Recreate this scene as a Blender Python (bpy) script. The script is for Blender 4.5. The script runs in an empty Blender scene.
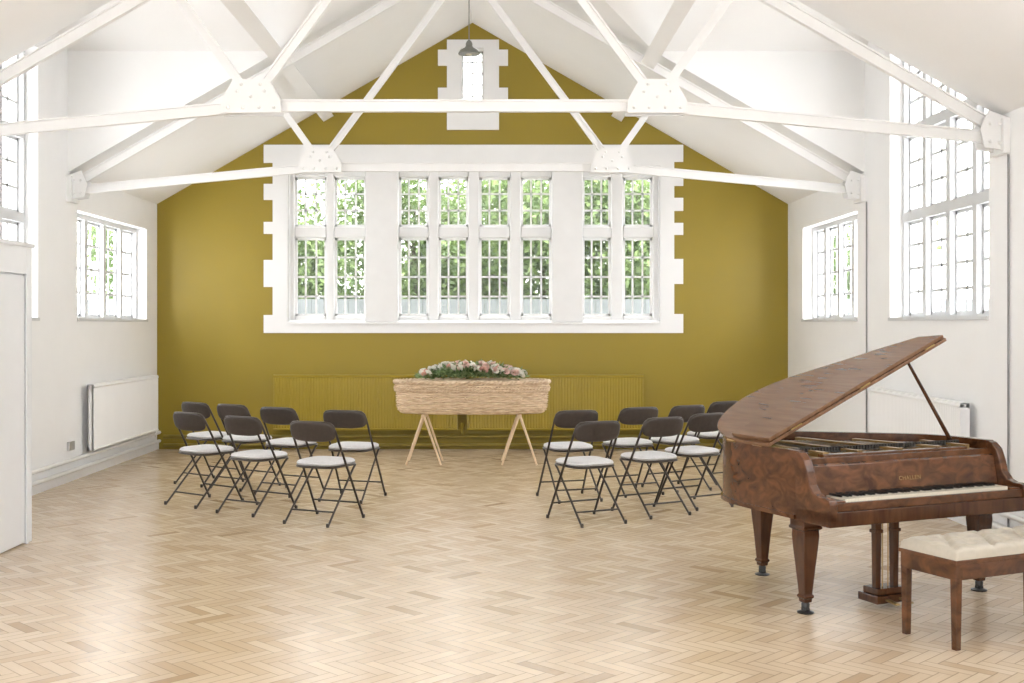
import bpy, bmesh, math, random
from mathutils import Vector, Matrix
random.seed(7)
SC=bpy.context.scene
COL=SC.collection
F=1150.0; VX=497.0; VY=325.0; H=1.6
LX=-4.387; RX=3.755; BY=14.84; CX=-0.316
EZ=3.16; AZ=5.50; SL=(AZ-EZ)/(RX-CX)
def roofz(x): return AZ-SL*abs(x-CX)
def bx(px): return (px-VX)*BY/F
def bz(py): return H-(py-VY)*BY/F

# ------------------------------------------------------------ materials
def newmat(name):
    m=bpy.data.materials.new(name); m.use_nodes=True
    nt=m.node_tree; b=nt.nodes['Principled BSDF']
    return m,nt,b
def simple(name,col,rough=.5,metal=0,noise=0.0,scale=8,bump=0.0,coat=0,stretch=None,spec=None):
    m,nt,b=newmat(name)
    b.inputs['Roughness'].default_value=rough; b.inputs['Metallic'].default_value=metal
    b.inputs['Coat Weight'].default_value=coat
    if spec is not None: b.inputs['Specular IOR Level'].default_value=spec
    tc=nt.nodes.new('ShaderNodeTexCoord'); n=nt.nodes.new('ShaderNodeTexNoise')
    mp=nt.nodes.new('ShaderNodeMapping')
    if stretch: mp.inputs['Scale'].default_value=stretch
    nt.links.new(tc.outputs['Object'],mp.inputs[0]); nt.links.new(mp.outputs[0],n.inputs['Vector'])
    n.inputs['Scale'].default_value=scale; n.inputs['Detail'].default_value=4
    r=nt.nodes.new('ShaderNodeValToRGB')
    a=[max(0,c*(1-noise)) for c in col]; c2=[min(1,c*(1+noise)) for c in col]
    r.color_ramp.elements[0].position=.3; r.color_ramp.elements[1].position=.7
    r.color_ramp.elements[0].color=(*a,1); r.color_ramp.elements[1].color=(*c2,1)
    nt.links.new(n.outputs[0],r.inputs[0]); nt.links.new(r.outputs[0],b.inputs['Base Color'])
    if bump>0:
        bp=nt.nodes.new('ShaderNodeBump'); bp.inputs['Strength'].default_value=bump; bp.inputs['Distance'].default_value=.01
        nt.links.new(n.outputs[0],bp.inputs['Height']); nt.links.new(bp.outputs[0],b.inputs['Normal'])
    return m
WHITE=simple('white_paint',(.885,.885,.885),.55,noise=.010,scale=3,bump=.03)
CEILM=simple('ceiling_paint',(.89,.885,.875),.7,noise=.01,scale=2)
TRIMW=simple('gloss_white_paint',(.82,.82,.82),.4,noise=.01,scale=5)
STONEW=simple('painted_stone_mullions',(.80,.80,.80),.5,noise=.02,scale=5,bump=.05)  # greyer than the surround: shade of the recess put into the colour
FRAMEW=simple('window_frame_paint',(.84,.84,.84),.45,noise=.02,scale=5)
SIDEFR=simple('side_window_frame_backlit',(.62,.63,.64),.45,noise=.02,scale=5)  # white frames greyed, standing in for shade on the backlit bars
TRUSSM=simple('steel_white_paint',(.83,.825,.815),.4,noise=.015,scale=9,bump=.02)
OLIVE=simple('olive_paint',(.285,.204,.012),.5,noise=.03,scale=1.5,bump=.03)
OLIVER=simple('olive_radiator_paint',(.32,.23,.014),.35,noise=.02)
PIPEW=simple('pipe_paint',(.80,.80,.79),.3,noise=.03)
DARKPIPE=simple('pipe_olive_dark',(.22,.16,.02),.4,noise=.1)
GREYM=simple('grey_conduit',(.25,.25,.25),.4,noise=.05)
DOORM=simple('door_paint',(.79,.80,.82),.35,noise=.01)
FRAMEM=simple('dark_brown_enamel',(.036,.027,.022),.35,metal=.2,noise=.1)
VINYL=simple('dark_brown_vinyl',(.042,.032,.027),.42,noise=.12,scale=30,bump=.15)
FABRIC=simple('light_grey_fabric',(.64,.63,.63),.85,noise=.06,scale=60,bump=.2)
BRASSD=simple('aged_brass',(.35,.23,.09),.4,metal=1,noise=.1)
BLACKM=simple('black_metal',(.02,.02,.02),.35,noise=.1)
IVORY=simple('ivory',(.66,.61,.50),.25,noise=.03)
EBONY=simple('ebony',(.01,.01,.01),.25,noise=.1)
PINE=simple('pine_wood',(.72,.55,.36),.5,noise=.12,scale=6,stretch=(8,8,.8))
LEATHER=simple('cream_leather',(.47,.42,.34),.36,noise=.05,scale=40,bump=.1)
GOLDP=simple('bronze_plate',(.30,.19,.07),.4,metal=.5,noise=.15,scale=12)
FELT=simple('dark_felt',(.03,.025,.02),.8,noise=.2)
ENAMEL=simple('grey_enamel',(.22,.22,.20),.35,metal=.3,noise=.08)
FENCE=simple('grey_fence_boards',(.16,.175,.185),.8,noise=.12,scale=4,stretch=(6,1,.6))
GRASS=simple('grass',(.10,.16,.05),.9,noise=.3,scale=6)
BARK=simple('bark',(.09,.07,.05),.9,noise=.35,scale=12,bump=.5)
CHROME=simple('brushed_steel',(.6,.6,.6),.3,metal=.9,noise=.05)
def glareglass(name,fac):  # translucent share whitens the panes, imitating glare of overexposed windows
    m,nt,b=newmat(name); N=nt.nodes; L=nt.links
    tr=N.new('ShaderNodeBsdfTransparent'); tl=N.new('ShaderNodeBsdfTranslucent'); tl.inputs[0].default_value=(.97,.98,1,1)
    n=N.new('ShaderNodeTexNoise'); n.inputs['Scale'].default_value=3
    mr=N.new('ShaderNodeMapRange'); mr.inputs['To Min'].default_value=fac*.85; mr.inputs['To Max'].default_value=fac*1.15
    L.new(n.outputs[0],mr.inputs[0]); mx=N.new('ShaderNodeMixShader'); L.new(mr.outputs[0],mx.inputs[0])
    L.new(tr.outputs[0],mx.inputs[1]); L.new(tl.outputs[0],mx.inputs[2]); L.new(mx.outputs[0],N['Material Output'].inputs[0])
    return m
GLARE=glareglass('side_glare_glass',.014); GLARE2=glareglass('back_glare_glass',.03)
def leafmat(name,c1,c2):
    m,nt,b=newmat(name)
    g=nt.nodes.new('ShaderNodeNewGeometry'); r=nt.nodes.new('ShaderNodeValToRGB')
    r.color_ramp.elements[0].color=(*c1,1); r.color_ramp.elements[1].color=(*c2,1)
    nt.links.new(g.outputs['Random Per Island'],r.inputs[0]); nt.links.new(r.outputs[0],b.inputs['Base Color'])
    b.inputs['Roughness'].default_value=.5
    tr=nt.nodes.new('ShaderNodeBsdfTranslucent'); mx=nt.nodes.new('ShaderNodeMixShader'); mx.inputs[0].default_value=.4
    nt.links.new(r.outputs[0],tr.inputs[0]); nt.links.new(b.outputs[0],mx.inputs[1]); nt.links.new(tr.outputs[0],mx.inputs[2])
    nt.links.new(mx.outputs[0],nt.nodes['Material Output'].inputs[0])
    return m
TREELEAF=leafmat('tree_leaves',(.07,.125,.035),(.26,.35,.13))
SPRAYLEAF=leafmat('spray_leaves',(.08,.15,.05),(.36,.46,.22))
PINKF=simple('pink_petals',(.80,.58,.50),.6,noise=.10,scale=30)
WHITEF=simple('cream_petals',(.82,.79,.70),.6,noise=.05,scale=30)
PEACHF=simple('dusky_petals',(.68,.38,.31),.6,noise=.12,scale=30)
def walnut(name,dark,light,scale=1.0,stretch=(1,6,6),coat=.5,dist=.8):
    m,nt,b=newmat(name); N=nt.nodes; L=nt.links
    tc=N.new('ShaderNodeTexCoord'); mp=N.new('ShaderNodeMapping'); mp.inputs['Scale'].default_value=stretch
    L.new(tc.outputs['Object'],mp.inputs[0])
    n=N.new('ShaderNodeTexNoise'); n.inputs['Scale'].default_value=3*scale; n.inputs['Detail'].default_value=8; n.inputs['Distortion'].default_value=dist
    L.new(mp.outputs[0],n.inputs['Vector'])
    r=N.new('ShaderNodeValToRGB'); r.color_ramp.elements[0].position=.3; r.color_ramp.elements[1].position=.72
    r.color_ramp.elements[0].color=(*dark,1); r.color_ramp.elements[1].color=(*light,1)
    L.new(n.outputs[0],r.inputs[0]); L.new(r.outputs[0],b.inputs['Base Color'])
    b.inputs['Roughness'].default_value=.25; b.inputs['Coat Weight'].default_value=coat; b.inputs['Coat Roughness'].default_value=.04
    b.inputs['Specular IOR Level'].default_value=.3
    return m
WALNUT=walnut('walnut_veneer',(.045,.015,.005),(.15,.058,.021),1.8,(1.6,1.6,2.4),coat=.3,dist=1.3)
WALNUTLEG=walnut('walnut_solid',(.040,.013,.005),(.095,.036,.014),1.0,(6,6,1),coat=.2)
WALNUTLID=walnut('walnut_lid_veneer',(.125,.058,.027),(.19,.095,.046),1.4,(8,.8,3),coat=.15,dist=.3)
def wickermat():
    m,nt,b=newmat('wicker'); N=nt.nodes; L=nt.links
    tc=N.new('ShaderNodeTexCoord'); mp=N.new('ShaderNodeMapping'); mp.inputs['Scale'].default_value=(10,10,60)
    L.new(tc.outputs['Object'],mp.inputs[0]); n=N.new('ShaderNodeTexNoise'); n.inputs['Scale'].default_value=1; n.inputs['Detail'].default_value=3
    L.new(mp.outputs[0],n.inputs['Vector']); r=N.new('ShaderNodeValToRGB')
    r.color_ramp.elements[0].position=.3;r.color_ramp.elements[1].position=.7
    r.color_ramp.elements[0].color=(.50,.35,.22,1); r.color_ramp.elements[1].color=(.76,.61,.44,1)
    L.new(n.outputs[0],r.inputs[0]); L.new(r.outputs[0],b.inputs['Base Color']); b.inputs['Roughness'].default_value=.6
    return m
WICKER=wickermat()
def parquet():
    m,nt,b=newmat('herringbone_parquet'); N=nt.nodes; L=nt.links
    def M(op,a,b_=None,c=None):
        x=N.new('ShaderNodeMath'); x.operation=op
        for i,v in enumerate((a,b_,c)):
            if v is None: continue
            if isinstance(v,(int,float)): x.inputs[i].default_value=v
            else: L.new(v,x.inputs[i])
        return x.outputs[0]
    tc=N.new('ShaderNodeTexCoord'); mp=N.new('ShaderNodeMapping')
    mp.inputs['Rotation'].default_value=(0,0,math.radians(45)); s=1/.064
    mp.inputs['Scale'].default_value=(s,s,s); L.new(tc.outputs['Object'],mp.inputs[0])
    sp=N.new('ShaderNodeSeparateXYZ'); L.new(mp.outputs[0],sp.inputs[0])
    X=M('ADD',sp.outputs[0],800.0); Y=M('ADD',sp.outputs[1],800.0)
    i=M('FLOOR',X); j=M('FLOOR',Y); fx=M('FRACT',X); fy=M('FRACT',Y); n=4
    k=M('FLOORED_MODULO',M('SUBTRACT',i,j),2*n)
    hor=M('LESS_THAN',k,n-.5)
    kv=M('SUBTRACT',2*n-1,k)
    def mix(a,b2):
        return M('ADD',M('MULTIPLY',a,hor),M('MULTIPLY',b2,M('SUBTRACT',1,hor)))
    along=mix(M('ADD',k,fx),M('ADD',kv,fy)); across=mix(fy,fx)
    idx=mix(M('SUBTRACT',i,k),M('ADD',i,.37)); idy=mix(j,M('SUBTRACT',j,kv))
    cb=N.new('ShaderNodeCombineXYZ'); L.new(idx,cb.inputs[0]); L.new(idy,cb.inputs[1])
    wn=N.new('ShaderNodeTexWhiteNoise'); wn.noise_dimensions='2D'; L.new(cb.outputs[0],wn.inputs['Vector'])
    r=N.new('ShaderNodeValToRGB'); cr=r.color_ramp
    cr.elements[0].position=0; cr.elements[0].color=(.41,.285,.175,1)
    cr.elements[1].position=1; cr.elements[1].color=(.685,.555,.405,1)
    for p,c in ((.04,(.55,.415,.28)),(.3,(.605,.47,.33)),(.7,(.64,.505,.36))):
        e=cr.elements.new(p); e.color=(*c,1)
    L.new(wn.outputs['Value'],r.inputs[0])
    cg=N.new('ShaderNodeCombineXYZ'); L.new(M('MULTIPLY',along,.5),cg.inputs[0]); L.new(M('MULTIPLY',across,7),cg.inputs[1]); L.new(M('MULTIPLY',wn.outputs['Value'],60),cg.inputs[2])
    gn=N.new('ShaderNodeTexNoise'); gn.inputs['Scale'].default_value=1.2; gn.inputs['Detail'].default_value=3; L.new(cg.outputs[0],gn.inputs['Vector'])
    g=M('ADD',M('MULTIPLY',gn.outputs[0],.18),.91)
    ea=M('MINIMUM',across,M('SUBTRACT',1,across)); el=M('MINIMUM',along,M('SUBTRACT',n,along))
    e=M('MINIMUM',ea,el); jt=M('MINIMUM',M('ADD',M('MULTIPLY',e,9.0),.40),1.0)
    wv=N.new('ShaderNodeTexNoise'); wv.inputs['Scale'].default_value=.7; wv.inputs['Detail'].default_value=3; L.new(tc.outputs['Object'],wv.inputs['Vector'])
    w=M('ADD',M('MULTIPLY',wv.outputs[0],.08),.96)
    tot=M('MULTIPLY',M('MULTIPLY',g,jt),w)
    vm=N.new('ShaderNodeVectorMath'); vm.operation='SCALE'; L.new(r.outputs[0],vm.inputs[0]); L.new(tot,vm.inputs['Scale'])
    L.new(vm.outputs[0],b.inputs['Base Color'])
    L.new(M('ADD',M('MULTIPLY',wn.outputs['Value'],.06),.21),b.inputs['Roughness'])
    bp=N.new('ShaderNodeBump'); bp.inputs['Strength'].default_value=.15; bp.inputs['Distance'].default_value=.003
    L.new(M('ADD',jt,M('MULTIPLY',wn.outputs['Value'],.15)),bp.inputs['Height']); L.new(bp.outputs[0],b.inputs['Normal'])
    b.inputs['Specular IOR Level'].default_value=.45
    return m
PARQ=parquet()

# ------------------------------------------------------------ mesh builder
class B:
    def __init__(s): s.v=[];s.f=[];s.m=[]
    def add(s,vs,fs,mat=0):
        o=len(s.v); s.v+= [tuple(p) for p in vs]; s.f+=[tuple(i+o for i in f) for f in fs]; s.m+=[mat]*len(fs)
    def box(s,x0,x1,y0,y1,z0,z1,mat=0):
        s.add([(x0,y0,z0),(x1,y0,z0),(x1,y1,z0),(x0,y1,z0),(x0,y0,z1),(x1,y0,z1),(x1,y1,z1),(x0,y1,z1)],
              [(0,3,2,1),(4,5,6,7),(0,1,5,4),(1,2,6,5),(2,3,7,6),(3,0,4,7)],mat)
    def prism(s,poly,plane,a0,a1,mat=0):
        n=len(poly)
        def P(p,a):
            return {'XZ':(p[0],a,p[1]),'YZ':(a,p[0],p[1]),'XY':(p[0],p[1],a)}[plane]
        vs=[P(p,a0) for p in poly]+[P(p,a1) for p in poly]
        fs=[tuple(range(n)),tuple(range(2*n-1,n-1,-1))]+[(i,(i+1)%n,(i+1)%n+n,i+n) for i in range(n)]
        s.add(vs,fs,mat)
    def bar(s,p0,p1,w,d,side=(0,1,0),mat=0,w1=None,d1=None):
        p0=Vector(p0);p1=Vector(p1);t=(p1-p0).normalized();sd=Vector(side)
        sd=(sd-t*sd.dot(t)).normalized(); u=t.cross(sd)
        w1=w if w1 is None else w1; d1=d if d1 is None else d1
        vs=[]
        for p,ww,dd in((p0,w,d),(p1,w1,d1)):
            for a,b_ in((-1,-1),(1,-1),(1,1),(-1,1)): vs.append(p+u*a*ww/2+sd*b_*dd/2)
        s.add(vs,[(3,2,1,0),(4,5,6,7),(0,1,5,4),(1,2,6,5),(2,3,7,6),(3,0,4,7)],mat)
    def tube(s,pts,r,n=8,mat=0,closed=False,rf=None):
        pts=[Vector(p) for p in pts]; N=len(pts); rings=[]; prev=None
        for i in range(N):
            if closed: t=(pts[(i+1)%N]-pts[i-1])
            else: t=pts[min(i+1,N-1)]-pts[max(i-1,0)]
            t.normalize()
            if prev is None:
                a=Vector((0,0,1)) if abs(t.z)<.9 else Vector((1,0,0)); u=t.cross(a).normalized()
            else: u=(prev-t*prev.dot(t)).normalized()
            prev=u; w=t.cross(u); rr=r if rf is None else rf(i/(N-1))
            rings.append([pts[i]+(u*math.cos(2*math.pi*k/n)+w*math.sin(2*math.pi*k/n))*rr for k in range(n)])
        vs=[p for g in rings for p in g]; fs=[]
        for i in range(N if closed else N-1):
            j=(i+1)%N
            for k in range(n): fs.append((i*n+k,i*n+(k+1)%n,j*n+(k+1)%n,j*n+k))
        if not closed: fs.append(tuple(range(n-1,-1,-1))); fs.append(tuple((N-1)*n+k for k in range(n)))
        s.add(vs,fs,mat)
    def lathe(s,prof,c=(0,0,0),n=24,mat=0):
        vs=[];fs=[]
        for r,z in prof:
            for k in range(n): a=2*math.pi*k/n; vs.append((c[0]+r*math.cos(a),c[1]+r*math.sin(a),c[2]+z))
        for i in range(len(prof)-1):
            for k in range(n): fs.append((i*n+k,i*n+(k+1)%n,(i+1)*n+(k+1)%n,(i+1)*n+k))
        fs.append(tuple(range(n-1,-1,-1))); fs.append(tuple((len(prof)-1)*n+k for k in range(n)))
        s.add(vs,fs,mat)
    def sphere(s,c,r,n=10,mat=0,sz=1):
        prof=[(max(1e-4,r*math.sin(math.pi*i/6)),-r*sz*math.cos(math.pi*i/6)) for i in range(7)]
        s.lathe(prof,c,n,mat)
    def pad(s,w,h,t,fn,e=5,n=40,mat=0,mat2=None):
        rs=[0.02,.4,.7,.88,.96,1.0]
        for sgn in(1,-1):
            vs=[];fs=[]
            for r in rs:
                for k in range(n):
                    a=2*math.pi*k/n; ca,sa=math.cos(a),math.sin(a)
                    x=math.copysign(abs(ca)**(2/e),ca)*w/2*r; y=math.copysign(abs(sa)**(2/e),sa)*h/2*r
                    c=sgn*t/2*(1-r**8)**.5 if r<1 else 0
                    vs.append(fn(x,y,c))
            for i in range(len(rs)-1):
                for k in range(n): fs.append((i*n+k,i*n+(k+1)%n,(i+1)*n+(k+1)%n,(i+1)*n+k))
            fs.append(tuple(range(n)))
            s.add(vs,fs,mat if sgn>0 or mat2 is None else mat2)
    def obj(s,name,mats,parent=None,smooth=False,bevel=0,label=None,kind=None):
        me=bpy.data.meshes.new(name)
        me.from_pydata(s.v,[],s.f)
        for mt in (mats if isinstance(mats,(list,tuple)) else [mats]): me.materials.append(mt)
        me.polygons.foreach_set('material_index',s.m)
        bm=bmesh.new(); bm.from_mesh(me)
        bmesh.ops.recalc_face_normals(bm,faces=bm.faces); bm.to_mesh(me); bm.free()
        if smooth: me.polygons.foreach_set('use_smooth',[True]*len(me.polygons))
        me.update()
        o=bpy.data.objects.new(name,me); COL.objects.link(o)
        if parent: o.parent=parent
        if bevel:
            md=o.modifiers.new('bevel','BEVEL'); md.width=bevel; md.segments=2; md.limit_method='ANGLE'; md.angle_limit=math.radians(40)
        if smooth:
            try: me.set_sharp_from_angle(angle=math.radians(45))
            except Exception: pass
        if label: o['label']=label
        if kind: o['kind']=kind
        return o
def struct(o): o['kind']='structure'; return o
def thing(name,label,cat,loc=(0,0,0),rz=0,group=None):
    e=bpy.data.objects.new(name,None); e.empty_display_size=.1; COL.objects.link(e)
    e.location=loc; e.rotation_euler=(0,0,rz); e['label']=label; e['category']=cat
    if group: e['group']=group
    return e
def top(o,label,cat,group=None):
    o['label']=label;o['category']=cat
    if group:o['group']=group
    return o
def copy_thing(e,loc,rz,label=None):
    n=e.copy(); COL.objects.link(n); n.location=loc; n.rotation_euler=(0,0,rz)
    if label: n['label']=label
    def rec(src,dst):
        for c in src.children:
            k=c.copy(); COL.objects.link(k); k.parent=dst; rec(c,k)
    rec(e,n); return n

# ------------------------------------------------------------ room shell
FY=-3.0
b=B(); b.box(LX-.3,RX+.3,FY,BY+.3,-.1,0); struct(b.obj('floor',PARQ))
D0,D1,DM=8.6,11.75,10.175; DE,DR=4.40,5.15
T=.35
W_BIG=(8.78,10.99,1.64,4.25); W_SM_L=(12.02,14.40,1.64,2.80); W_SM_R=(11.98,14.12,1.64,2.79)
near=[(4.2,6.8,1.64,2.95),(0.2,3.0,1.64,2.95)]
def sidewall(name,x0,x1,wins):
    br={FY,BY,D0,D1,DM}
    for w in wins: br|={w[0],w[1]}
    br=sorted(br); bb=B()
    for a,c in zip(br[:-1],br[1:]):
        mid=(a+c)/2; indormer=D0<mid<D1
        ta=(DE+(DR-DE)*(1-abs(a-DM)/(D1-DM))) if indormer else EZ
        tc=(DE+(DR-DE)*(1-abs(c-DM)/(D1-DM))) if indormer else EZ
        hole=[w for w in wins if w[0]<=mid<=w[1]]
        if hole:
            w=hole[0]
            bb.prism([(a,-.1),(c,-.1),(c,w[2]),(a,w[2])],'YZ',x0,x1)
            bb.prism([(a,w[3]),(c,w[3]),(c,tc),(a,ta)],'YZ',x0,x1)
        else: bb.prism([(a,-.1),(c,-.1),(c,tc),(a,ta)],'YZ',x0,x1)
    return struct(bb.obj(name,WHITE))
sidewall('wall_left',LX-T,LX,[W_BIG,W_SM_L]+near)
sidewall('wall_right',RX,RX+T,[W_BIG,W_SM_R]+near)
hx0,hx1,hz0,hz1=bx(288),bx(660),bz(322),bz(166)
sx0,sx1,sz0,sz1=bx(461),bx(484),bz(105),bz(48)
b=B(); br=sorted([LX,hx0,sx0,CX,sx1,hx1,RX])
for a,c in zip(br[:-1],br[1:]):
    mid=(a+c)/2; iv=[]; lo=-.1
    if hx0<mid<hx1: iv.append((lo,hz0)); lo=hz1
    if sx0<mid<sx1: iv.append((lo,sz0)); lo=sz1
    for z0,z1 in iv: b.prism([(a,z0),(c,z0),(c,z1),(a,z1)],'XZ',BY,BY+T)
    b.prism([(a,lo),(c,lo),(c,roofz(c)),(a,roofz(a))],'XZ',BY,BY+T)
struct(b.obj('wall_back',OLIVE))
b=B(); br=sorted([LX,-3.2,CX,2.6,RX])
for a,c in zip(br[:-1],br[1:]):
    mid=(a+c)/2; lo=-.1
    if -3.2<mid<2.6: b.prism([(a,-.1),(c,-.1),(c,.9),(a,.9)],'XZ',FY-T,FY); lo=3.5
    b.prism([(a,lo),(c,lo),(c,roofz(c)),(a,roofz(a))],'XZ',FY-T,FY)
struct(b.obj('wall_front',WHITE))
b=B()
for sg in(1,-1):
    wx=RX if sg>0 else LX; ox=wx+sg*.3
    def xz(z): return CX+sg*(AZ-z)/SL
    for y0,y1 in((D1,BY+.3),(FY,D0)):
        b.add([(CX,y0,AZ),(CX,y1,AZ),(ox,y1,roofz(ox)),(ox,y0,roofz(ox))],[(0,1,2,3)])
    xe,xr=xz(DE),xz(DR)
    b.add([(CX,D1,AZ),(CX,D0,AZ),(xe,D0,DE),(xr,DM,DR),(xe,D1,DE)],[(0,1,2,3,4)])
    for yy in(D0,D1):
        b.add([(wx,yy,EZ),(wx,yy,DE),(xe,yy,DE)],[(0,1,2)])
        b.add([(ox,yy,DE),(ox,DM,DR),(xr,DM,DR),(xe,yy,DE)],[(0,1,2,3)])
struct(b.obj('ceiling',CEILM))

def window(name,mapf,a0,a1,z0,z1,nl,transoms,cols,rows,mull=.09,d0=.12,d1=.20):
    b=B()
    def bx3(aa,ab,da,db,za,zb,mat=0):
        p=[mapf(a,d,z) for a in(aa,ab) for d in(da,db) for z in(za,zb)]
        xs=[q[0] for q in p];ys=[q[1] for q in p];zs=[q[2] for q in p]
        b.box(min(xs),max(xs),min(ys),max(ys),min(zs),max(zs),mat)
    fr=.05
    bx3(a0,a0+fr,d0,d1,z0,z1); bx3(a1-fr,a1,d0,d1,z0,z1)
    lw=((a1-a0-2*fr)-(nl-1)*mull)/nl
    for i in range(nl):
        la=a0+fr+i*(lw+mull)
        if i<nl-1: bx3(la+lw,la+lw+mull,d0,d1,z0,z1)
        zz=[]; lo=z0+fr
        bx3(la,la+lw,d0,d1,z0,z0+fr); bx3(la,la+lw,d0,d1,z1-fr,z1)
        for t in transoms:
            bx3(la,la+lw,d0,d1,t-mull/2,t+mull/2); zz.append((lo,t-mull/2)); lo=t+mull/2
        zz.append((lo,z1-fr))
        for (za,zb),rw in zip(zz,rows):
            s=.028; bx3(la,la+s,.17,.19,za,zb);bx3(la+lw-s,la+lw,.17,.19,za,zb);bx3(la,la+lw,.17,.19,za,za+s);bx3(la,la+lw,.17,.19,zb-s,zb)
            for k in range(1,cols): x=la+lw*k/cols; bx3(x-.013,x+.013,.172,.182,za,zb)
            for k in range(1,rw): z=za+(zb-za)*k/rw; bx3(la,la+lw,.172,.182,z-.013,z+.013)
            q=[mapf(la,.195,za),mapf(la+lw,.195,za),mapf(la+lw,.195,zb),mapf(la,.195,zb)]
            b.add(q,[(0,1,2,3)],1)
    bx3(a0,a1,-.02,d0,z0,z0+.03)
    return struct(b.obj(name,[SIDEFR,GLARE]))
mR=lambda a,d,z:(RX+d,a,z); mL=lambda a,d,z:(LX-d,a,z)
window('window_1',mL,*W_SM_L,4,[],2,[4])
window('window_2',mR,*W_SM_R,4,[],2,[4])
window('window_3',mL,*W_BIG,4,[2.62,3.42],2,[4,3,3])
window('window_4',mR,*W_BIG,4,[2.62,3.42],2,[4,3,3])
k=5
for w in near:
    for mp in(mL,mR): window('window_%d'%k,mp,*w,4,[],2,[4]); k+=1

# back window -------------------------------------------------
lights=[(293,325),(333,365),(398,428),(438,468),(479,510),(521,552),(583,612),(624,654)]
rowsz=[(bz(226),bz(176)),(bz(316),bz(237))]
def backbox(b,x0,x1,d0,d1,z0,z1,m=0): b.box(x0,x1,BY+d0,BY+d1,z0,z1,m)
b=B()
L=[(bx(p),bx(q)) for p,q in lights]
edges=[hx0]+[v for p in L for v in p]+[hx1]
for i in range(0,len(edges),2):
    a,c=edges[i],edges[i+1]; pier=i in(4,12)
    backbox(b,a,c,-.02 if pier else .10,.26,hz0,hz1)
for a,c in L:
    backbox(b,a,c,.10,.26,hz0,rowsz[1][0]); backbox(b,a,c,.10,.26,rowsz[1][1],rowsz[0][0]); backbox(b,a,c,.10,.26,rowsz[0][1],hz1)
struct(b.obj('trim_1',STONEW,bevel=.015))
for gi,grp in enumerate((L[0:2],L[2:6],L[6:8])):
    b=B()
    for a,c in grp:
        for (z0,z1),rw in zip(rowsz,(3,4)):
            s=.032
            backbox(b,a,a+s,.16,.175,z0,z1);backbox(b,c-s,c,.16,.175,z0,z1);backbox(b,a,c,.16,.175,z0,z0+s);backbox(b,a,c,.16,.175,z1-s,z1)
            for k2 in range(1,3): x=a+(c-a)*k2/3; backbox(b,x-.012,x+.012,.159,.166,z0,z1)
            for k2 in range(1,rw): z=z0+(z1-z0)*k2/rw; backbox(b,a,c,.159,.166,z-.012,z+.012)
            b.add([(a,BY+.155,z0),(c,BY+.155,z0),(c,BY+.155,z1),(a,BY+.155,z1)],[(0,1,2,3)],1)
    struct(b.obj('window_%d'%(9+gi),[FRAMEW,GLARE2]))
b=B(); pr=-.025
def strip(x0,x1,y0,y1): b.box(bx(x0),bx(x1),BY+pr,BY+.005,bz(y1),bz(y0))
strip(273,674,145,166); strip(273,674,322,333)
strip(273,288,166,322); strip(660,674,166,322)
for y0,y1 in((145,163),(184,200),(222,234),(260,287),(315,333)): strip(264,273,y0,y1)
for y0,y1 in((145,162),(174,186),(198,211),(223,235),(259,284),(314,333)): strip(674,683,y0,y1)
b.prism([(BY-.05,hz0-.03),(BY-.05,hz0-.005),(BY+.10,hz0+.03),(BY+.10,hz0-.03)],'YZ',hx0,hx1)
b.box(hx0,hx0+.012,BY+.005,BY+.105,hz0,hz1); b.box(hx1-.012,hx1,BY+.005,BY+.105,hz0,hz1); b.box(hx0,hx1,BY+.005,BY+.105,hz1-.012,hz1)
struct(b.obj('trim_2',TRIMW))
b=B()
strip(447,461,40,130); strip(484,499,40,130); strip(461,484,40,48); strip(461,484,105,130)
for y0,y1 in((50,66),(88,103)):
    strip(438,447,y0,y1); strip(499,508,y0,y1)
b.box(sx0,sx0+.01,BY+.005,BY+.2,sz0,sz1); b.box(sx1-.01,sx1,BY+.005,BY+.2,sz0,sz1); b.box(sx0,sx1,BY+.005,BY+.2,sz1-.01,sz1); b.box(sx0,sx1,BY+.005,BY+.2,sz0,sz0+.01)
struct(b.obj('trim_3',TRIMW))
b=B()
for x0,x1,z0,z1 in((sx0,sx0+.03,sz0,sz1),(sx1-.03,sx1,sz0,sz1),(sx0,sx1,sz0,sz0+.03),(sx0,sx1,sz1-.03,sz1)): backbox(b,x0,x1,.15,.2,z0,z1)
for q in(1,2,3,4): z=sz0+(sz1-sz0)*q/5; backbox(b,sx0,sx1,.165,.185,z-.008,z+.008)
backbox(b,(sx0+sx1)/2-.008,(sx0+sx1)/2+.008,.165,.185,sz0,sz1)
b.add([(sx0,BY+.145,sz0),(sx1,BY+.145,sz0),(sx1,BY+.145,sz1),(sx0,BY+.145,sz1)],[(0,1,2,3)],1)
struct(b.obj('window_12',[TRIMW,glareglass('strong_glare_glass',.25)]))  # strong veil in the pane, glare that turns the slit white
b=B(); b.prism([(LX,0),(LX+.025,0),(LX+.025,.10),(LX+.012,.12),(LX,.12)],'XZ',FY,BY); struct(b.obj('baseboard_left',TRIMW))
b=B(); b.prism([(RX,0),(RX-.025,0),(RX-.025,.10),(RX-.012,.12),(RX,.12)],'XZ',FY,BY); struct(b.obj('baseboard_right',TRIMW))
lx=-3.444
b=B(); b.box(LX,lx-.03,6.7,8.50,0,2.17)
b.box(lx-.03,lx,8.42,8.52,0,2.19); b.box(lx-.03,lx,6.7,8.42,1.97,2.19); b.box(LX,lx+.015,6.68,8.54,2.17,2.20); b.box(lx-.03,lx,6.7,7.4,0,1.97)
struct(b.obj('wall_lobby',DOORM,bevel=.005))
b=B(); b.box(lx-.028,lx-.008,7.41,8.41,.01,1.96)
d=struct(b.obj('door_1',DOORM,bevel=.004))
b=B(); b.tube([(lx-.01,7.5,1.0),(lx+.05,7.5,1.0),(lx+.05,7.62,1.0)],.009); h=b.obj('handle',CHROME,parent=d,smooth=True)
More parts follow.
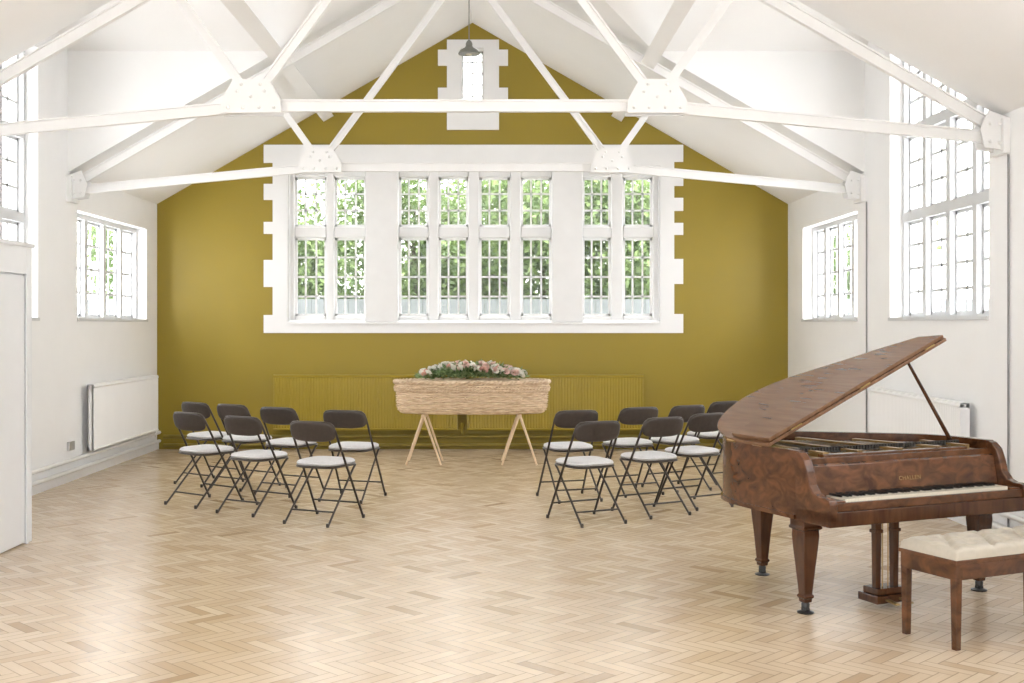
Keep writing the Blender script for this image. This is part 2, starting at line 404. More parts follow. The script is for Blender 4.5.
b=B(); b.box(lx-.001,lx+.008,8.405,8.435,0,1.97); struct(b.obj('trim_4',DOORM))

# ------------------------------------------------------------ trusses and purlins
def truss(Y):
    e=thing('roof_truss','white-painted riveted steel roof truss spanning the hall','roof beam',(0,Y,0))
    zc=3.22; gx=1.495; ze=2.98
    def mem(b,p,q,w=.08):
        P=(p[0],0,p[1]);Q=(q[0],0,q[1]); b.bar(P,Q,w,.05)
        t=(Vector(Q)-Vector(P)).normalized(); u=t.cross(Vector((0,1,0)))
        if u.z<0:u=-u
        b.bar(Vector(P)+u*w/2,Vector(Q)+u*w/2,.012,.09)
    g1,g2=CX-gx,CX+gx
    b=B(); mem(b,(g1,zc),(g2,zc)); mem(b,(LX+.02,ze),(g1,zc)); mem(b,(g2,zc),(RX-.02,ze)); b.obj('tie_beam',TRUSSM,parent=e)
    b=B(); mem(b,(LX+.02,ze+.05),(CX,AZ-.14),.08); mem(b,(RX-.02,ze+.05),(CX,AZ-.14),.08); b.obj('rafter',TRUSSM,parent=e)
    for sg in(-1,1):
        g=CX+sg*gx
        b=B(); mem(b,(g-sg*.03,zc+.08),(CX,AZ-.22),.06); b.obj('brace',TRUSSM,parent=e)
        rx=CX+sg*(gx+.62); b=B(); mem(b,(g+sg*.03,zc+.08),(rx,roofz(rx)-.16),.06); b.obj('strut',TRUSSM,parent=e)
        b=B(); poly=[(g-.22,zc-.06),(g+.22,zc-.06),(g+.22,zc+.03),(g+.13,zc+.19),(g-.13,zc+.19),(g-.22,zc+.03)]
        b.prism(poly,'XZ',-.075,-.06); b.prism(poly,'XZ',.06,.075)
        for px_,pz in((-.17,-.02),(-.06,-.02),(.06,-.02),(.17,-.02),(-.1,.1),(.1,.1),(-.07,.15),(.07,.15),(0,.06)):
            for q in(-.080,.080): b.sphere((g+px_,q,zc+pz),.013,8)
        b.obj('gusset_plate',TRUSSM,parent=e)
        wx=LX if sg<0 else RX
        b=B(); poly=[(wx,ze-.1),(wx-sg*.17,ze-.07),(wx-sg*.2,ze+.06),(wx-sg*.14,ze+.2),(wx,ze+.15)]
        b.prism(poly,'XZ',-.075,-.06); b.prism(poly,'XZ',.06,.075); b.box(min(wx,wx-sg*.05),max(wx,wx-sg*.05),-.12,.12,ze-.12,ze+.14)
        for px_,pz in((.06,-.04),(.13,-.03),(.06,.1),(.13,.1)):
            b.sphere((wx-sg*px_,-.08,ze+pz),.014,8)
        b.obj('end_plate',TRUSSM,parent=e)
    b=B(); b.prism([(CX-.25,AZ-.3),(CX,AZ-.42),(CX+.25,AZ-.3),(CX+.12,AZ-.2),(CX,AZ-.12),(CX-.12,AZ-.2)],'XZ',-.07,.07); b.obj('ridge_plate',TRUSSM,parent=e)
truss(8.53); truss(11.83)
for sg in(-1,1):
    x=CX+sg*1.93; z=roofz(x); b=B()
    u=Vector((-sg*SL,0,-1)).normalized(); c=Vector((x,0,z))+u*.07
    y0,y1=8.55,BY
    b.bar((c.x,y0,c.z),(c.x,y1,c.z),.11,.12,side=(u.x,0,u.z)); b.bar((c.x+u.x*.07,y0,c.z+u.z*.07),(c.x+u.x*.07,y1,c.z+u.z*.07),.15,.02,side=(u.x,0,u.z))
    top(b.obj('purlin',CEILM),'white-painted roof purlin running along the sloping ceiling','roof beam')

# ------------------------------------------------------------ radiators, pipes
def radiator(label,L_,z0,z1,mat,loc,rz):
    e=thing('radiator',label,'radiator',loc,rz)
    b=B(); n=int(L_/.036)
    for lay in(-.12,-.07):
        pts=[]
        for i in range(n):
            x=i*L_/n; w=L_/n
            pts+=[(x,lay),(x+w*.25,lay-.005),(x+w*.7,lay-.005),(x+w*.95,lay)]
        poly=pts+[(L_,lay+.012),(0,lay+.012)]
        b.prism(poly,'XY',z0,z1)
        b.tube([(0,lay,z1-.015),(L_,lay,z1-.015)],.016,8); b.tube([(0,lay,z0+.015),(L_,lay,z0+.015)],.016,8)
    b.obj('panel',mat,parent=e)
    b=B(); b.box(.0,L_,-.12,-.06,z1+.002,z1+.012)
    for x in(0,L_-.01): b.box(x,x+.01,-.13,-.055,z0,z1+.01)
    b.obj('grille',mat,parent=e)
    for x in(.2,L_-.2):
        b=B(); b.box(x-.015,x+.015,-.06,-.002,z0+.05,z1-.05); b.obj('bracket',mat,parent=e)
    b=B(); b.tube([(L_+.01,-.08,z0+.03),(L_+.06,-.08,z0+.03),(L_+.06,-.08,.19)],.012); b.lathe([(.02,0),(.022,.06),(.012,.07)],(L_+.06,-.08,z0+.03),12)
    b.obj('valve',mat,parent=e,smooth=True)
radiator('long olive-painted panel radiator on the olive wall beneath the window',2.36,.25,.955,OLIVER,(bx(275),BY,0),0)
radiator('long olive-painted panel radiator on the olive wall behind the wicker coffin',2.26,.25,.955,OLIVER,(-.38,BY,0),0)
radiator('white panel radiator on the white side wall near the olive wall',2.3,.27,.96,WHITE,(LX,12.15,0),math.radians(90))
radiator('white panel radiator on the white side wall behind the piano',2.2,.32,.98,WHITE,(RX,11.2,0),math.radians(-90))
def pipe(pts,r,mat,label):
    b=B(); b.tube(pts,r,10); return top(b.obj('heating_pipe',mat,smooth=True),label,'pipe')
for z in(.055,.165):
    pipe([(LX+.1,BY-.055,z),(RX-.1,BY-.055,z)],.024,DARKPIPE,'olive-painted heating pipe running along the foot of the olive wall')
    pipe([(LX+.06,8.9,z+.06),(LX+.06,BY-.1,z+.06)],.022,PIPEW,'white-painted heating pipe running along the foot of the side wall')
    pipe([(RX-.06,7.0,z+.06),(RX-.06,BY-.1,z+.06)],.022,PIPEW,'white-painted heating pipe running along the foot of the side wall')
for x,y,z0,z1 in((RX-.012,8.42,.12,2.85),(RX-.012,11.65,.12,2.85)):
    b=B(); b.tube([(x,y,z0),(x,y,z1)],.008,8); top(b.obj('conduit',GREYM,smooth=True),'thin grey vertical cable conduit on the white wall','cable conduit')
b=B(); b.box(LX,LX+.03,11.725,11.875,.315,.405)
top(b.obj('power_socket',CHROME,bevel=.004),'small steel double power socket on the white wall','power socket')

# ------------------------------------------------------------ pendant lamp
e=thing('pendant_lamp','grey enamel industrial pendant lamp hanging from the roof ridge','lamp',(CX,13.0,4.66))
b=B(); b.lathe([(.12,0),(.123,.01),(.10,.045),(.055,.07),(.04,.09),(.038,.0895),(.05,.06),(.09,.038),(.113,.008)],(0,0,0),28); b.obj('lamp_shade',ENAMEL,parent=e,smooth=True)
b=B(); b.lathe([(.038,.08),(.038,.12),(.03,.14),(.012,.16)],(0,0,0),20); b.obj('lamp_holder',ENAMEL,parent=e,smooth=True)
b=B(); b.lathe([(.004,-.02),(.035,-.01),(.045,.02),(.03,.06),(.02,.08)],(0,0,0),18); b.obj('bulb',IVORY,parent=e,smooth=True)
b=B(); b.tube([(0,0,.15),(0,0,.84)],.006,6); b.obj('cord',GREYM,parent=e)

# ------------------------------------------------------------ folding chairs
def make_chair():
    e=thing('folding_chair','dark metal folding chair with brown padded back and pale grey seat','chair',group='folding chairs set out in rows')
    e.scale=(1.05,1.05,1.05)
    for sx in(-1,1):
        b=B(); pts=[(sx*.215,.235,0),(sx*.205,.04,.36),(sx*.198,-.155,.71),(sx*.188,-.175,.755),(sx*.165,-.185,.775),(sx*.12,-.188,.78)]
        b.tube(pts,.0092,8); b.lathe([(.012,0),(.013,.02),(.011,.03)],(sx*.215,.232,0),10); b.obj('leg',FRAMEM,parent=e,smooth=True)
        b=B(); b.tube([(sx*.178,.17,.425),(sx*.182,.13,.40),(sx*.195,-.26,.0)],.0085,8); b.lathe([(.012,0),(.013,.02),(.011,.03)],(sx*.195,-.258,0),10); b.obj('leg',FRAMEM,parent=e,smooth=True)
    b=B(); b.tube([(-.21,.165,.13),(.21,.165,.13)],.007,6); b.obj('crossbar',FRAMEM,parent=e,smooth=True)
    b=B(); b.tube([(-.19,-.165,.10),(.19,-.165,.10)],.007,6); b.obj('crossbar',FRAMEM,parent=e,smooth=True)
    b=B(); b.tube([(-.13,-.188,.78),(.13,-.188,.78)],.0092,8); b.obj('top_rail',FRAMEM,parent=e,smooth=True)
    seat=B(); seat.pad(.40,.39,.03,lambda x,y,c:(x*(1-.12*(-y/.39)),y+.015,.435+c),e=4.5); so=seat.obj('seat',FRAMEM,parent=e,smooth=True)
    b=B(); b.pad(.385,.375,.055,lambda x,y,c:(x*(1-.12*(-y/.39)),y+.015,.458+c),e=4.5); b.obj('seat_cushion',FABRIC,parent=so,smooth=True,label='pale grey fabric cushion')
    b=B()
    def fb(x,z,c): return (x,-.172-(z)*.28+1.1*x*x*.6-c-.02,.707+z)
    b.pad(.405,.155,.026,fb,e=3.4); b.obj('backrest',VINYL,parent=e,smooth=True)
    return e
def place(px,topy,deg):
    s=(topy-VY)/(H-.83); x=(px-VX)/s; y=F/s; a=math.radians(-deg)
    ox=x-math.sin(a)*.21; oy=y+math.cos(a)*.21
    return (ox,oy,0),a
chairs=[(186,412,36),(240,416,31),(310,421,24),(193,402,36),(230,404,33),(276,407,27),(343,410,17),
        (600,421,-27),(666,417,-30),(710,413,-32),(578,410,-18),(641,407,-25),(690,405,-30),(727,401,-34)]
c0=make_chair()
for i,(px,ty,dg) in enumerate(chairs):
    loc,a=place(px,ty,dg)
    if i==0: c0.location=loc; c0.rotation_euler=(0,0,a)
    else: copy_thing(c0,loc,a)

# ------------------------------------------------------------ coffin, trestles, flowers
CFX,CFY=-.29,13.35
e=thing('wicker_coffin','woven natural willow coffin with rounded ends resting on two trestles','coffin',(CFX,CFY,.58))
def planp(t,sx,sy):
    c,s=math.cos(t),math.sin(t)
    return math.copysign(abs(c)**(2/2.5),c)*sx, math.copysign(abs(s)**(2/2.1),s)*sy
def resample(sx,sy,n):
    P=[planp(2*math.pi*i/2000,sx,sy) for i in range(2001)]
    d=[0]
    for i in range(2000): d.append(d[-1]+math.dist(P[i],P[i+1]))
    out=[];j=0
    for k2 in range(n):
        t=d[-1]*k2/n
        while d[j+1]<t: j+=1
        f=(t-d[j])/max(1e-9,d[j+1]-d[j]); out.append((P[j][0]+(P[j+1][0]-P[j][0])*f,P[j][1]+(P[j+1][1]-P[j][1])*f))
    return out
NS=70; NA=NS*6
base=resample(.885,.33,NA)
nrm=[]
for i in range(NA):
    p,q=base[i-1],base[(i+1)%NA]; tx,ty=q[0]-p[0],q[1]-p[1]; l=math.hypot(tx,ty); nrm.append((ty/l,-tx/l))
def weave(b,z0,z1,inset_f,rowh,amp=.016):
    nr=max(1,round((z1-z0)/rowh)); sub=4; rows=nr*sub; vs=[];fs=[]
    for r in range(rows+1):
        t=r/rows; z=z0+(z1-z0)*t; ins=inset_f(z); ri=min(nr-1,r//sub); fr=(r%sub)/sub; bump=math.sin(math.pi*fr)
        for i in range(NA):
            ph=math.pi*i/6+math.pi*ri
            d=bump*(.003+amp*(.5+.5*math.sin(ph)))-ins
            x,y=base[i]; vs.append((x+nrm[i][0]*d,y+nrm[i][1]*d,z))
    for r in range(rows):
        for i in range(NA): j=(i+1)%NA; fs.append((r*NA+i,r*NA+j,(r+1)*NA+j,(r+1)*NA+i))
    b.add(vs,fs)
def ring(b,z,ins,r=.012,turns=50,am=.01):
    for ph in(0,math.pi):
        pts=[]
        for i in range(0,NA):
            a=i/NA*2*math.pi*turns+ph; d=am*math.cos(a)-ins; x,y=base[i]
            pts.append((x+nrm[i][0]*d,y+nrm[i][1]*d,z+am*math.sin(a)))
        b.tube(pts,r,6,closed=True)
insf=lambda z:.010+.05*max(0,1-z/.08)**2+.015*max(0,1-z/.27)
b=B(); weave(b,.0,.27,insf,.026)
b.add([(base[i][0]-nrm[i][0]*insf(0),base[i][1]-nrm[i][1]*insf(0),0) for i in range(NA)],[tuple(range(NA))]); ring(b,.27,0,.012)
b.obj('body',WICKER,parent=e,smooth=True)
b=B(); weave(b,.285,.355,lambda z:-.004,.026); ring(b,.295,-.008,.010); ring(b,.365,-.006,.018,40,.012)
vs=[];fs=[];rr=[.995,.85,.7,.5,.3,.1]
for q in rr:
    for i in range(NA): vs.append((base[i][0]*q,base[i][1]*q,.365+.035*(1-q*q)+.005*math.sin(i*math.pi/4)*q))
for r in range(len(rr)-1):
    for i in range(NA): j=(i+1)%NA; fs.append((r*NA+i,r*NA+j,(r+1)*NA+j,(r+1)*NA+i))
fs.append(tuple((len(rr)-1)*NA+i for i in range(NA)))
b.add(vs,fs); b.obj('lid',WICKER,parent=e,smooth=True)
for hx in(-.5,0,.5):
    b=B(); pts=[(hx+.07*math.cos(a),-.345-.03*math.sin(a),.2-.05*math.sin(a)) for a in [math.pi*q/8 for q in range(9)]]
    b.tube(pts,.009,6); b.obj('handle',WICKER,parent=e,smooth=True)
for tx in(-.84,.256):
    t=thing('trestle','pale pine folding trestle with splayed legs under the coffin','trestle',(tx,CFY,0),group='trestles under the coffin')
    b=B(); b.box(-.025,.025,-.25,.25,.535,.573); b.obj('top_bar',PINE,parent=t,bevel=.004)
    for sy in(-.22,.22):
        for sx in(-1,1):
            b=B(); b.tube([(sx*.012,sy,.545),(sx*.20,sy,.0)],.014,8,rf=lambda q:.014-.003*q); b.obj('leg',PINE,parent=t,smooth=True)
fl=thing('floral_spray','long spray of pink and cream roses on the coffin lid','flowers',(CFX,CFY,.985))
b=B()
def leaf(b,p,dr,ln,wd,mat=0):
    dr=Vector(dr).normalized(); sd=dr.cross(Vector((random.uniform(-1,1),random.uniform(-1,1),1))).normalized(); up=sd.cross(dr)
    p=Vector(p)
    b.add([p,p+dr*ln*.45+sd*wd/2+up*.004,p+dr*ln-up*ln*.15,p+dr*ln*.45-sd*wd/2+up*.004],[(0,1,2,3)],mat)
def mound(x,y): return max(0,.155*(1-(x/.70)**2)*(1-(y/.3)**2))
for i in range(1500):
    x=random.uniform(-.62,.62)*random.random()**.2; y=max(-.24,min(.24,random.gauss(0,.11)))
    z=random.uniform(.0,max(.01,mound(x,y)))
    leaf(b,(x,y,z),(x*1.5+random.uniform(-.6,.6),y*3+random.uniform(-.6,.6),random.uniform(-.1,.9)),random.uniform(.05,.10),random.uniform(.02,.04))
b.obj('foliage',SPRAYLEAF,parent=fl,kind='stuff')
def rose(b,r):
    for ringi,(rad,nn,open_) in enumerate(((.25,3,.15),(.5,4,.35),(.8,5,.6),(1.0,6,.9))):
        for q in range(nn):
            a=2*math.pi*(q/nn)+ringi*.7; vs=[]
            for u in range(4):
                for v in range(3):
                    aa=a+(u/3-.5)*2*math.pi/nn*1.25; rr_=r*rad*(.35+.65*(v/2)**.7)*(1+open_*.15*(v/2)); zz=r*(1.1-.35*ringi*.6)*(v/2)-(r*.12*open_ if v==2 else 0)
                    vs.append((rr_*math.cos(aa),rr_*math.sin(aa),zz))
            b.add(vs,[(u*3+v,u*3+v+1,(u+1)*3+v+1,(u+1)*3+v) for u in range(3) for v in range(2)])
meshes={}
PM=[PINKF,WHITEF,PEACHF]
for i in range(90):
    mi=random.choice([0,1,1,1,0,1,2]); x=-.60+1.20*(i+.5)/90+random.uniform(-.04,.04); y=random.choice([-.19,-.15,-.11,-.07,-.02,.06,.12])+random.uniform(-.02,.02)
    z=mound(x,y)*1.0+.016
    if mi not in meshes:
        bb=B(); rose(bb,.040); o=bb.obj('flower',PM[mi],parent=fl,smooth=True); meshes[mi]=o
    else: o=meshes[mi].copy(); COL.objects.link(o)
    o.location=(x,y,z); o.rotation_euler=(random.uniform(-.3,.3)+(.9 if y<0 else -.4),x*.8,random.uniform(0,6)); s=random.uniform(.65,1.25); o.scale=(s,s,s)

# ------------------------------------------------------------ piano
PA=math.radians(24.0); PO=(1.765,6.10,0); W=1.48
pn=thing('grand_piano','glossy figured walnut baby grand piano with its lid propped open','piano',PO,PA)
def catmull(P,n=6):
    out=[]
    for i in range(len(P)-1):
        p0=P[max(i-1,0)];p1=P[i];p2=P[i+1];p3=P[min(i+2,len(P)-1)]
        for k2 in range(n):
            t=k2/n
            out.append(tuple(.5*((2*p1[d])+(-p0[d]+p2[d])*t+(2*p0[d]-5*p1[d]+4*p2[d]-p3[d])*t*t+(-p0[d]+3*p1[d]-3*p2[d]+p3[d])*t**3) for d in range(2)))
    out.append(P[-1]); return out
ctrl=[(0,.28),(0,.5),(0,.74),(.02,.92),(.075,1.07),(.17,1.19),(.32,1.28),(.50,1.32),(.68,1.29),(.84,1.20),(.98,1.09),(1.12,.98),(1.28,.86),(1.40,.74),(W-.015,.58),(W,.44),(W,.28)]
OUT=catmull(ctrl,6)
def inset(P,d):
    R=[]
    for i in range(len(P)):
        a=P[max(i-1,0)];c=P[min(i+1,len(P)-1)]; tx,ty=c[0]-a[0],c[1]-a[1]; l=math.hypot(tx,ty); R.append((P[i][0]+ty/l*d,P[i][1]-tx/l*d))
    return R
INN=inset(OUT,.045); ZB,ZT=.54,.905
b=B(); n=len(OUT)
vs=[(*p,ZB) for p in OUT]+[(*p,ZT) for p in OUT]+[(*p,ZT) for p in INN]+[(*p,ZB) for p in INN]
fs=[]
for i in range(n-1):
    for a in range(4): c=(a+1)%4; fs.append((a*n+i,a*n+i+1,c*n+i+1,c*n+i))
fs+= [(0,n,2*n,3*n),(n-1,2*n-1,3*n-1,4*n-1)]
b.add(vs,fs)
OUTF=inset(OUT,-.012)
vs=[(*p,ZB-.012) for p in OUTF]+[(*p,ZB+.012) for p in OUTF]+[(*p,ZB+.012) for p in INN]+[(*p,ZB-.012) for p in INN]; b.add(vs,fs)
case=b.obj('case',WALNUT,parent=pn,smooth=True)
prof=[(0,ZB),(0,.64),(.01,.665),(.045,.675),(.09,.675),(.13,.69),(.165,.73),(.185,.80),(.21,.86),(.25,.895),(.285,ZT),(.285,ZB)]
for x0 in(0,W-.055):
    b=B(); b.prism(prof,'YZ',x0,x0+.055); b.obj('arm',WALNUT,parent=pn,bevel=.006)
for x0 in(.055,W-.14):
    b=B(); b.box(x0,x0+.085,.035,.22,.60,.655); b.obj('key_block',WALNUT,parent=pn,bevel=.005)
b=B(); b.box(0.0,W,0,.30,ZB-.02,.60); b.box(.03,W-.03,.30,.46,ZB,.60); b.obj('key_bed',WALNUTLEG,parent=pn,bevel=.006)
b=B(); b.box(.055,W-.055,.02,.042,.60,.645); b.obj('key_slip',WALNUT,parent=pn,bevel=.003)
k0,k1=.142,W-.142; kw=(k1-k0)/52
kb=B()
for i in range(52):
    kb.box(k0+i*kw+.0006,k0+(i+1)*kw-.0006,.045,.20,.625,.662,0)
for i in range(51):
    if (i+5)%7 in (0,1,3,4,5)  : 
        x=k0+(i+1)*kw; kb.box(x-.0055,x+.0055,.10,.20,.655,.675,1)
kb.obj('keyboard',[IVORY,EBONY],parent=pn)
b=B(); b.prism([(.195,.665),(.225,.82),(.245,.83),(.26,.82),(.26,.62),(.20,.62)],'YZ',.055,W-.055); fb_=b.obj('fallboard',WALNUT,parent=pn,bevel=.004)
b=B(); b.box(.055,W-.055,.26,.285,.62,ZT-.045); b.obj('front_rail',WALNUT,parent=pn,bevel=.003)
cu=bpy.data.curves.new('lettering','FONT'); cu.body='CHALLEN'; cu.size=.034; cu.align_x='CENTER'; cu.extrude=.0006; cu.space_character=1.15
to=bpy.data.objects.new('tmp',cu); COL.objects.link(to)
dg=bpy.context.evaluated_depsgraph_get(); me=bpy.data.meshes.new_from_object(to.evaluated_get(dg)); bpy.data.objects.remove(to)
me.materials.clear(); me.materials.append(BRASSD)
lt=bpy.data.objects.new('lettering',me); COL.objects.link(lt); lt.parent=fb_; lt.location=(W/2+.01,.2025,.715); lt.rotation_euler=(math.radians(80),0,0); lt['label']='small gold maker lettering on the fallboard'
b=B(); b.add([(*p,ZB+.02) for p in INN],[tuple(range(n))]); b.obj('bottom_board',WALNUTLEG,parent=pn)
b=B(); b.add([(*p,.80) for p in INN],[tuple(range(n))]); b.add([(*p,.85) for p in inset(OUT,.07)],[tuple(range(n))])
for (p,q) in (((.25,.33),(.25,1.10)),((.5,.33),(.42,1.20)),((.8,.33),(.68,1.12)),((1.1,.33),(.95,.9)),((1.32,.33),(1.28,.66))):
    b.bar((*p,.865),(*q,.865),.04,.03,side=(0,0,1))
b.obj('iron_plate',GOLDP,parent=pn)
b=B()
for i in range(60):
    x=.10+i*.0218; y1=1.20-.58*max(0,(x-.5)/.95) if x>.5 else 1.08
    b.tube([(x,.42,.868),(x*.93+.02,y1*.93,.868)],.0012,4)
b.obj('strings',CHROME,parent=pn,kind='stuff')
b=B()
for i in range(60): x=.09+i*.0218; b.box(x,x+.014,.46,.485,.86,.892)
b.obj('dampers',FELT,parent=pn,kind='stuff')
b=B(); b.box(.2,W-.2,.29,.34,.855,.872); b.obj('music_desk',WALNUT,parent=pn,bevel=.003)
th=math.radians(24.0); LZ=.915; VS=.48
def lidf(u,v,t): return (-.01+u*math.cos(th)-t*math.sin(th), v, LZ+u*math.sin(th)+t*math.cos(th))
LO=[p for p in OUT if p[1]>=VS+.01]
LO=[(min(p[0],W-.03)-(.01 if p[0]<.01 else 0),p[1]) for p in inset(LO,-.012)]; LO=[(-.015,VS)]+LO+[(W-.035,VS)]
def slab(b,poly,t0,t1):
    m_=len(poly); vs=[lidf(*p,t0) for p in poly]+[lidf(*p,t1) for p in poly]
    b.add(vs,[tuple(range(m_)),tuple(range(2*m_-1,m_-1,-1))]+[(i,(i+1)%m_,(i+1)%m_+m_,i+m_) for i in range(m_)])
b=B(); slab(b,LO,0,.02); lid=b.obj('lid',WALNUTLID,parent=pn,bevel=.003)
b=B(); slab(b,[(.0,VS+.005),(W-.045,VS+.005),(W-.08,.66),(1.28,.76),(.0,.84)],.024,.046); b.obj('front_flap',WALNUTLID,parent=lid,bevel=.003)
for vv in(.6,.85):
    b=B(); b.tube([lidf(-.012,vv-.04,.0),lidf(-.012,vv+.04,.0)],.009,8); b.obj('hinge',BRASSD,parent=lid,smooth=True)
for uu in(.2,.75,1.3):
    b=B(); b.tube([lidf(uu-.04,VS-.002,.022),lidf(uu+.04,VS-.002,.022)],.005,8); b.obj('hinge',BRASSD,parent=lid,smooth=True)
b=B(); pt=lidf(1.14,.52,0); b.tube([(1.38,.52,ZT-.02),pt],.011,8,rf=lambda t:.013-.004*t); b.obj('prop_stick',WALNUTLEG,parent=pn,smooth=True)
def pleg(x,y,ztop):
    b=B()
    prof=[(.060,ztop),(.060,ztop-.035),(.066,ztop-.04),(.066,ztop-.05),(.052,ztop-.06),(.054,ztop-.09),(.049,ztop-.16),(.040,ztop-.26),(.029,.13),(.027,.105),(.034,.10),(.034,.088),(.027,.08),(.025,.06)]
    vs=[];fs=[]
    for w_,z_ in prof:
        for sx,sy in((-1,-1),(1,-1),(1,1),(-1,1)): vs.append((x+sx*w_,y+sy*w_,z_))
    for i in range(len(prof)-1):
        for k2 in range(4): fs.append((i*4+k2,i*4+(k2+1)%4,(i+1)*4+(k2+1)%4,(i+1)*4+k2))
    fs+=[(0,1,2,3),tuple((len(prof)-1)*4+k2 for k2 in range(4))]
    b.add(vs,fs); lg=b.obj('leg',WALNUTLEG,parent=pn,bevel=.004)
    b=B(); b.lathe([(.022,.03),(.024,.05),(.016,.065)],(x,y,0),14); b.tube([(x-.014,y,.02),(x+.014,y,.02)],.02,16); b.tube([(x-.02,y+.0,.02),(x-.02,y,.045)],.006,6); b.tube([(x+.02,y,.02),(x+.02,y,.045)],.006,6)
    b.lathe([(.045,0),(.048,.006),(.03,.012)],(x,y,-.0),16)
    b.obj('castor',BLACKM,parent=lg,smooth=True)
pleg(.075,.29,ZB-.018); pleg(1.385,.30,ZB-.018); pleg(.46,1.19,ZB+.0)
ly=B(); lx0,ly0=.60,.24
for sx in(-1,1):
    ly.bar((lx0+sx*.065,ly0,.10),(lx0+sx*.065,ly0,ZB-.02),.035,.035,w1=.045,d1=.04)
    ly.box(lx0+sx*.065-.028,lx0+sx*.065+.028,ly0-.028,ly0+.028,.42,.44)
ly.box(lx0-.10,lx0+.10,ly0-.05,ly0+.05,ZB-.05,ZB-.02); ly.box(lx0-.12,lx0+.12,ly0-.07,ly0+.09,.03,.075); ly.box(lx0-.10,lx0+.10,ly0-.05,ly0+.07,.075,.11)
lyo=ly.obj('pedal_lyre',WALNUTLEG,parent=pn,bevel=.004)
for sx in(-.02,.02):
    b=B(); b.tube([(lx0+sx,ly0,.1),(lx0+sx,ly0,ZB-.03)],.004,6); b.obj('pedal_rod',BRASSD,parent=lyo,smooth=True)
for sx in(-.05,.05):
    b=B(); b.prism([(ly0-.06,.058),(ly0-.15,.048),(ly0-.16,.04),(ly0-.15,.036),(ly0-.06,.045)],'YZ',lx0+sx-.015,lx0+sx+.015); b.obj('pedal',BRASSD,parent=lyo,bevel=.004)

# ------------------------------------------------------------ bench
BA=math.radians(24.7)
bn=thing('piano_bench','dark wooden piano bench with buttoned cream leather top','bench',(2.26,5.66,0),BA)
bl,bw=.88,.33
for x in(0,bl):
    for y in(0,bw):
        b=B(); b.bar((x,y,.0),(x,y,.41),.032,.032,w1=.042,d1=.042); b.obj('leg',WALNUT,parent=bn,bevel=.003)
b=B(); b.box(-.02,bl+.02,-.022,-.002,.345,.425); b.box(-.02,bl+.02,bw+.002,bw+.022,.345,.425); b.box(-.022,-.002,-.02,bw+.02,.345,.425); b.box(bl+.002,bl+.022,-.02,bw+.02,.345,.425)
b.box(-.03,bl+.03,-.03,bw+.03,.425,.445); b.obj('apron',WALNUT,parent=bn,bevel=.004)
b=B(); nx,ny=120,50; vs=[];fs=[]; btn=[]
NB=7
for i in range(NB):
    for j in range(2): btn.append((bl*(i+.5)/NB,bw*(j+.5)/2))
for i in range(NB-1): btn.append((bl*(i+1)/NB,bw/2))
O=.025; CZ=.445
for i in range(nx+1):
    for j in range(ny+1):
        x=-O+(bl+2*O)*i/nx; y=-O+(bw+2*O)*j/ny
        d=max(0,min(x+O,bl+O-x,y+O,bw+O-y)); z=CZ+.058*max(0,1-max(0,1-d/.045)**2.5)**.5
        dmin=min(math.hypot(x-q[0],y-q[1]) for q in btn)
        z-=.026*math.exp(-(dmin/.022)**2)+.005*(1-min(1,dmin/.06))
        u=(x/bl*NB-.5); v=(y/bw*2-.5)
        a1=abs(((u+v)/2+.5)%1-.5); a2=abs(((u-v)/2+.5)%1-.5); z-=.016*max(0,1-min(a1,a2)*9)*(min(1,d/.05))
        vs.append((x,y,z))
for i in range(nx):
    for j in range(ny): a=i*(ny+1)+j; fs.append((a,a+1,a+ny+2,a+ny+1))
b.add(vs,fs); b.box(-O,bl+O,-O,bw+O,.438,.449)
cu_=b.obj('cushion',LEATHER,parent=bn,smooth=True,label='buttoned cream leather cushion')
for q in btn:
    b=B(); b.sphere((q[0],q[1],CZ+.028),.008,8)
    b.obj('button',LEATHER,parent=cu_,smooth=True)

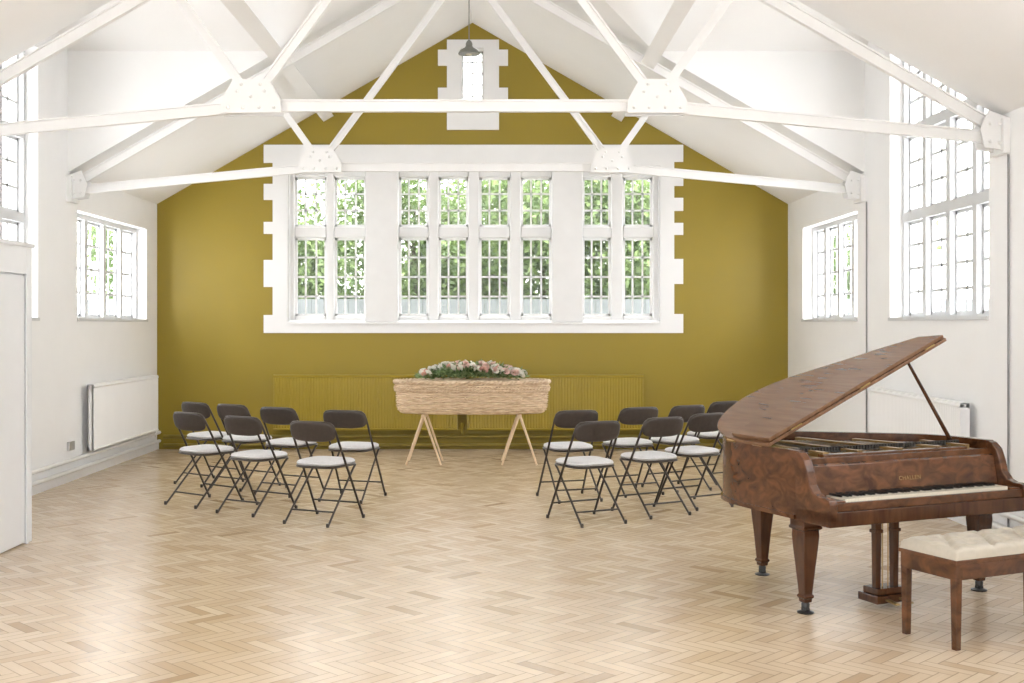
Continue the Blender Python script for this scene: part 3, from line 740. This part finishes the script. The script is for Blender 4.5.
# ------------------------------------------------------------ outside
b=B(); b.box(-25,25,BY+.4,45,-.35,-.25); top(b.obj('lawn',GRASS),'green lawn outside behind the hall','lawn')
b=B()
for i in range(90):
    x=-9+i*.2; b.box(x,x+.195,18.6,18.63,-.25,2.02)
b.box(-9,9,18.63,18.68,.3,.4); b.box(-9,9,18.63,18.68,1.5,1.6)
top(b.obj('garden_fence',FENCE),'weathered grey board fence outside the window','fence')
def tree(x,y,h,cr,n):
    e=thing('tree','leafy green deciduous tree outside the window','tree',(x,y,-.25))
    b=B(); b.tube([(0,0,0),(.05,0,h*.3),(-.05,.05,h*.6),(0,0,h*.85)],.15,8,rf=lambda t:.10*(1-.75*t))
    for q in range(9):
        a=q*2.4; z=h*(.25+.06*q); b.tube([(0,0,z),(cr*.5*math.cos(a),cr*.5*math.sin(a),z+.5),(cr*.9*math.cos(a),cr*.9*math.sin(a),z+1.2)],.05,6,rf=lambda t:.03*(1-.8*t))
    b.obj('trunk',BARK,parent=e,smooth=True)
    b=B(); cl=[]
    for q in range(40):
        a=random.uniform(0,6.28); z=random.uniform(.25,.98)*h; rr_=cr*math.sqrt(random.random())*(1.1-.5*abs(z/h-.5)); cl.append((rr_*math.cos(a),rr_*math.sin(a),z))
    for i in range(n):
        c=random.choice(cl); p=(c[0]+random.gauss(0,.38),c[1]+random.gauss(0,.38),c[2]+random.gauss(0,.34))
        leaf(b,p,(random.uniform(-1,1),random.uniform(-1,1),random.uniform(-1,.6)),random.uniform(.10,.17),random.uniform(.07,.11))
    b.obj('foliage',TREELEAF,parent=e,kind='stuff')
for x,y,h,cr,n in((-4.3,21.5,4.0,1.7,11000),(-1.6,22.5,4.9,1.9,14000),(.9,21.5,4.5,1.8,14000),(3.2,22.0,4.8,2.0,14000),(5.8,23,4.9,2.0,9000),(-7,23.5,4.2,2.0,9000),(-.2,26.5,5.2,2.1,8000),(4.6,27,5.6,2.2,8000)): tree(x,y,h,cr,n)

# ------------------------------------------------------------ light and camera
w=bpy.data.worlds.new('world'); SC.world=w; w.use_nodes=True
bg=w.node_tree.nodes['Background']; bg.inputs[0].default_value=(.98,.99,1,1); bg.inputs[1].default_value=8.3
def daylight_boost(x,y0,y1,z0,z1,power):  # added area lamp outside a side window, brightens the back of the hall
    ld=bpy.data.lights.new('daylight_boost','AREA'); ld.shape='RECTANGLE'; ld.size=z1-z0; ld.size_y=y1-y0; ld.energy=power; ld.color=(1,.99,.98)
    o=bpy.data.objects.new('daylight_boost',ld); COL.objects.link(o); o.location=(x,(y0+y1)/2,(z0+z1)/2)
    o.rotation_euler=(0,math.radians(90 if x>0 else -90),0)
daylight_boost(LX-.6,11.9,13.4,1.6,2.9,55); daylight_boost(RX+.6,11.9,13.4,1.6,2.9,55)
cd=bpy.data.cameras.new('camera'); co=bpy.data.objects.new('camera',cd); COL.objects.link(co)
co.location=(0,0,H); co.rotation_euler=(math.radians(90),0,0); cd.sensor_width=36; cd.lens=36*F/1024
cd.shift_x=(512-VX)/1024; cd.shift_y=-(341.5-VY)/1024; cd.clip_end=200
SC.camera=co
SC.view_settings.view_transform='Standard'; SC.view_settings.look='None'; SC.view_settings.exposure=0
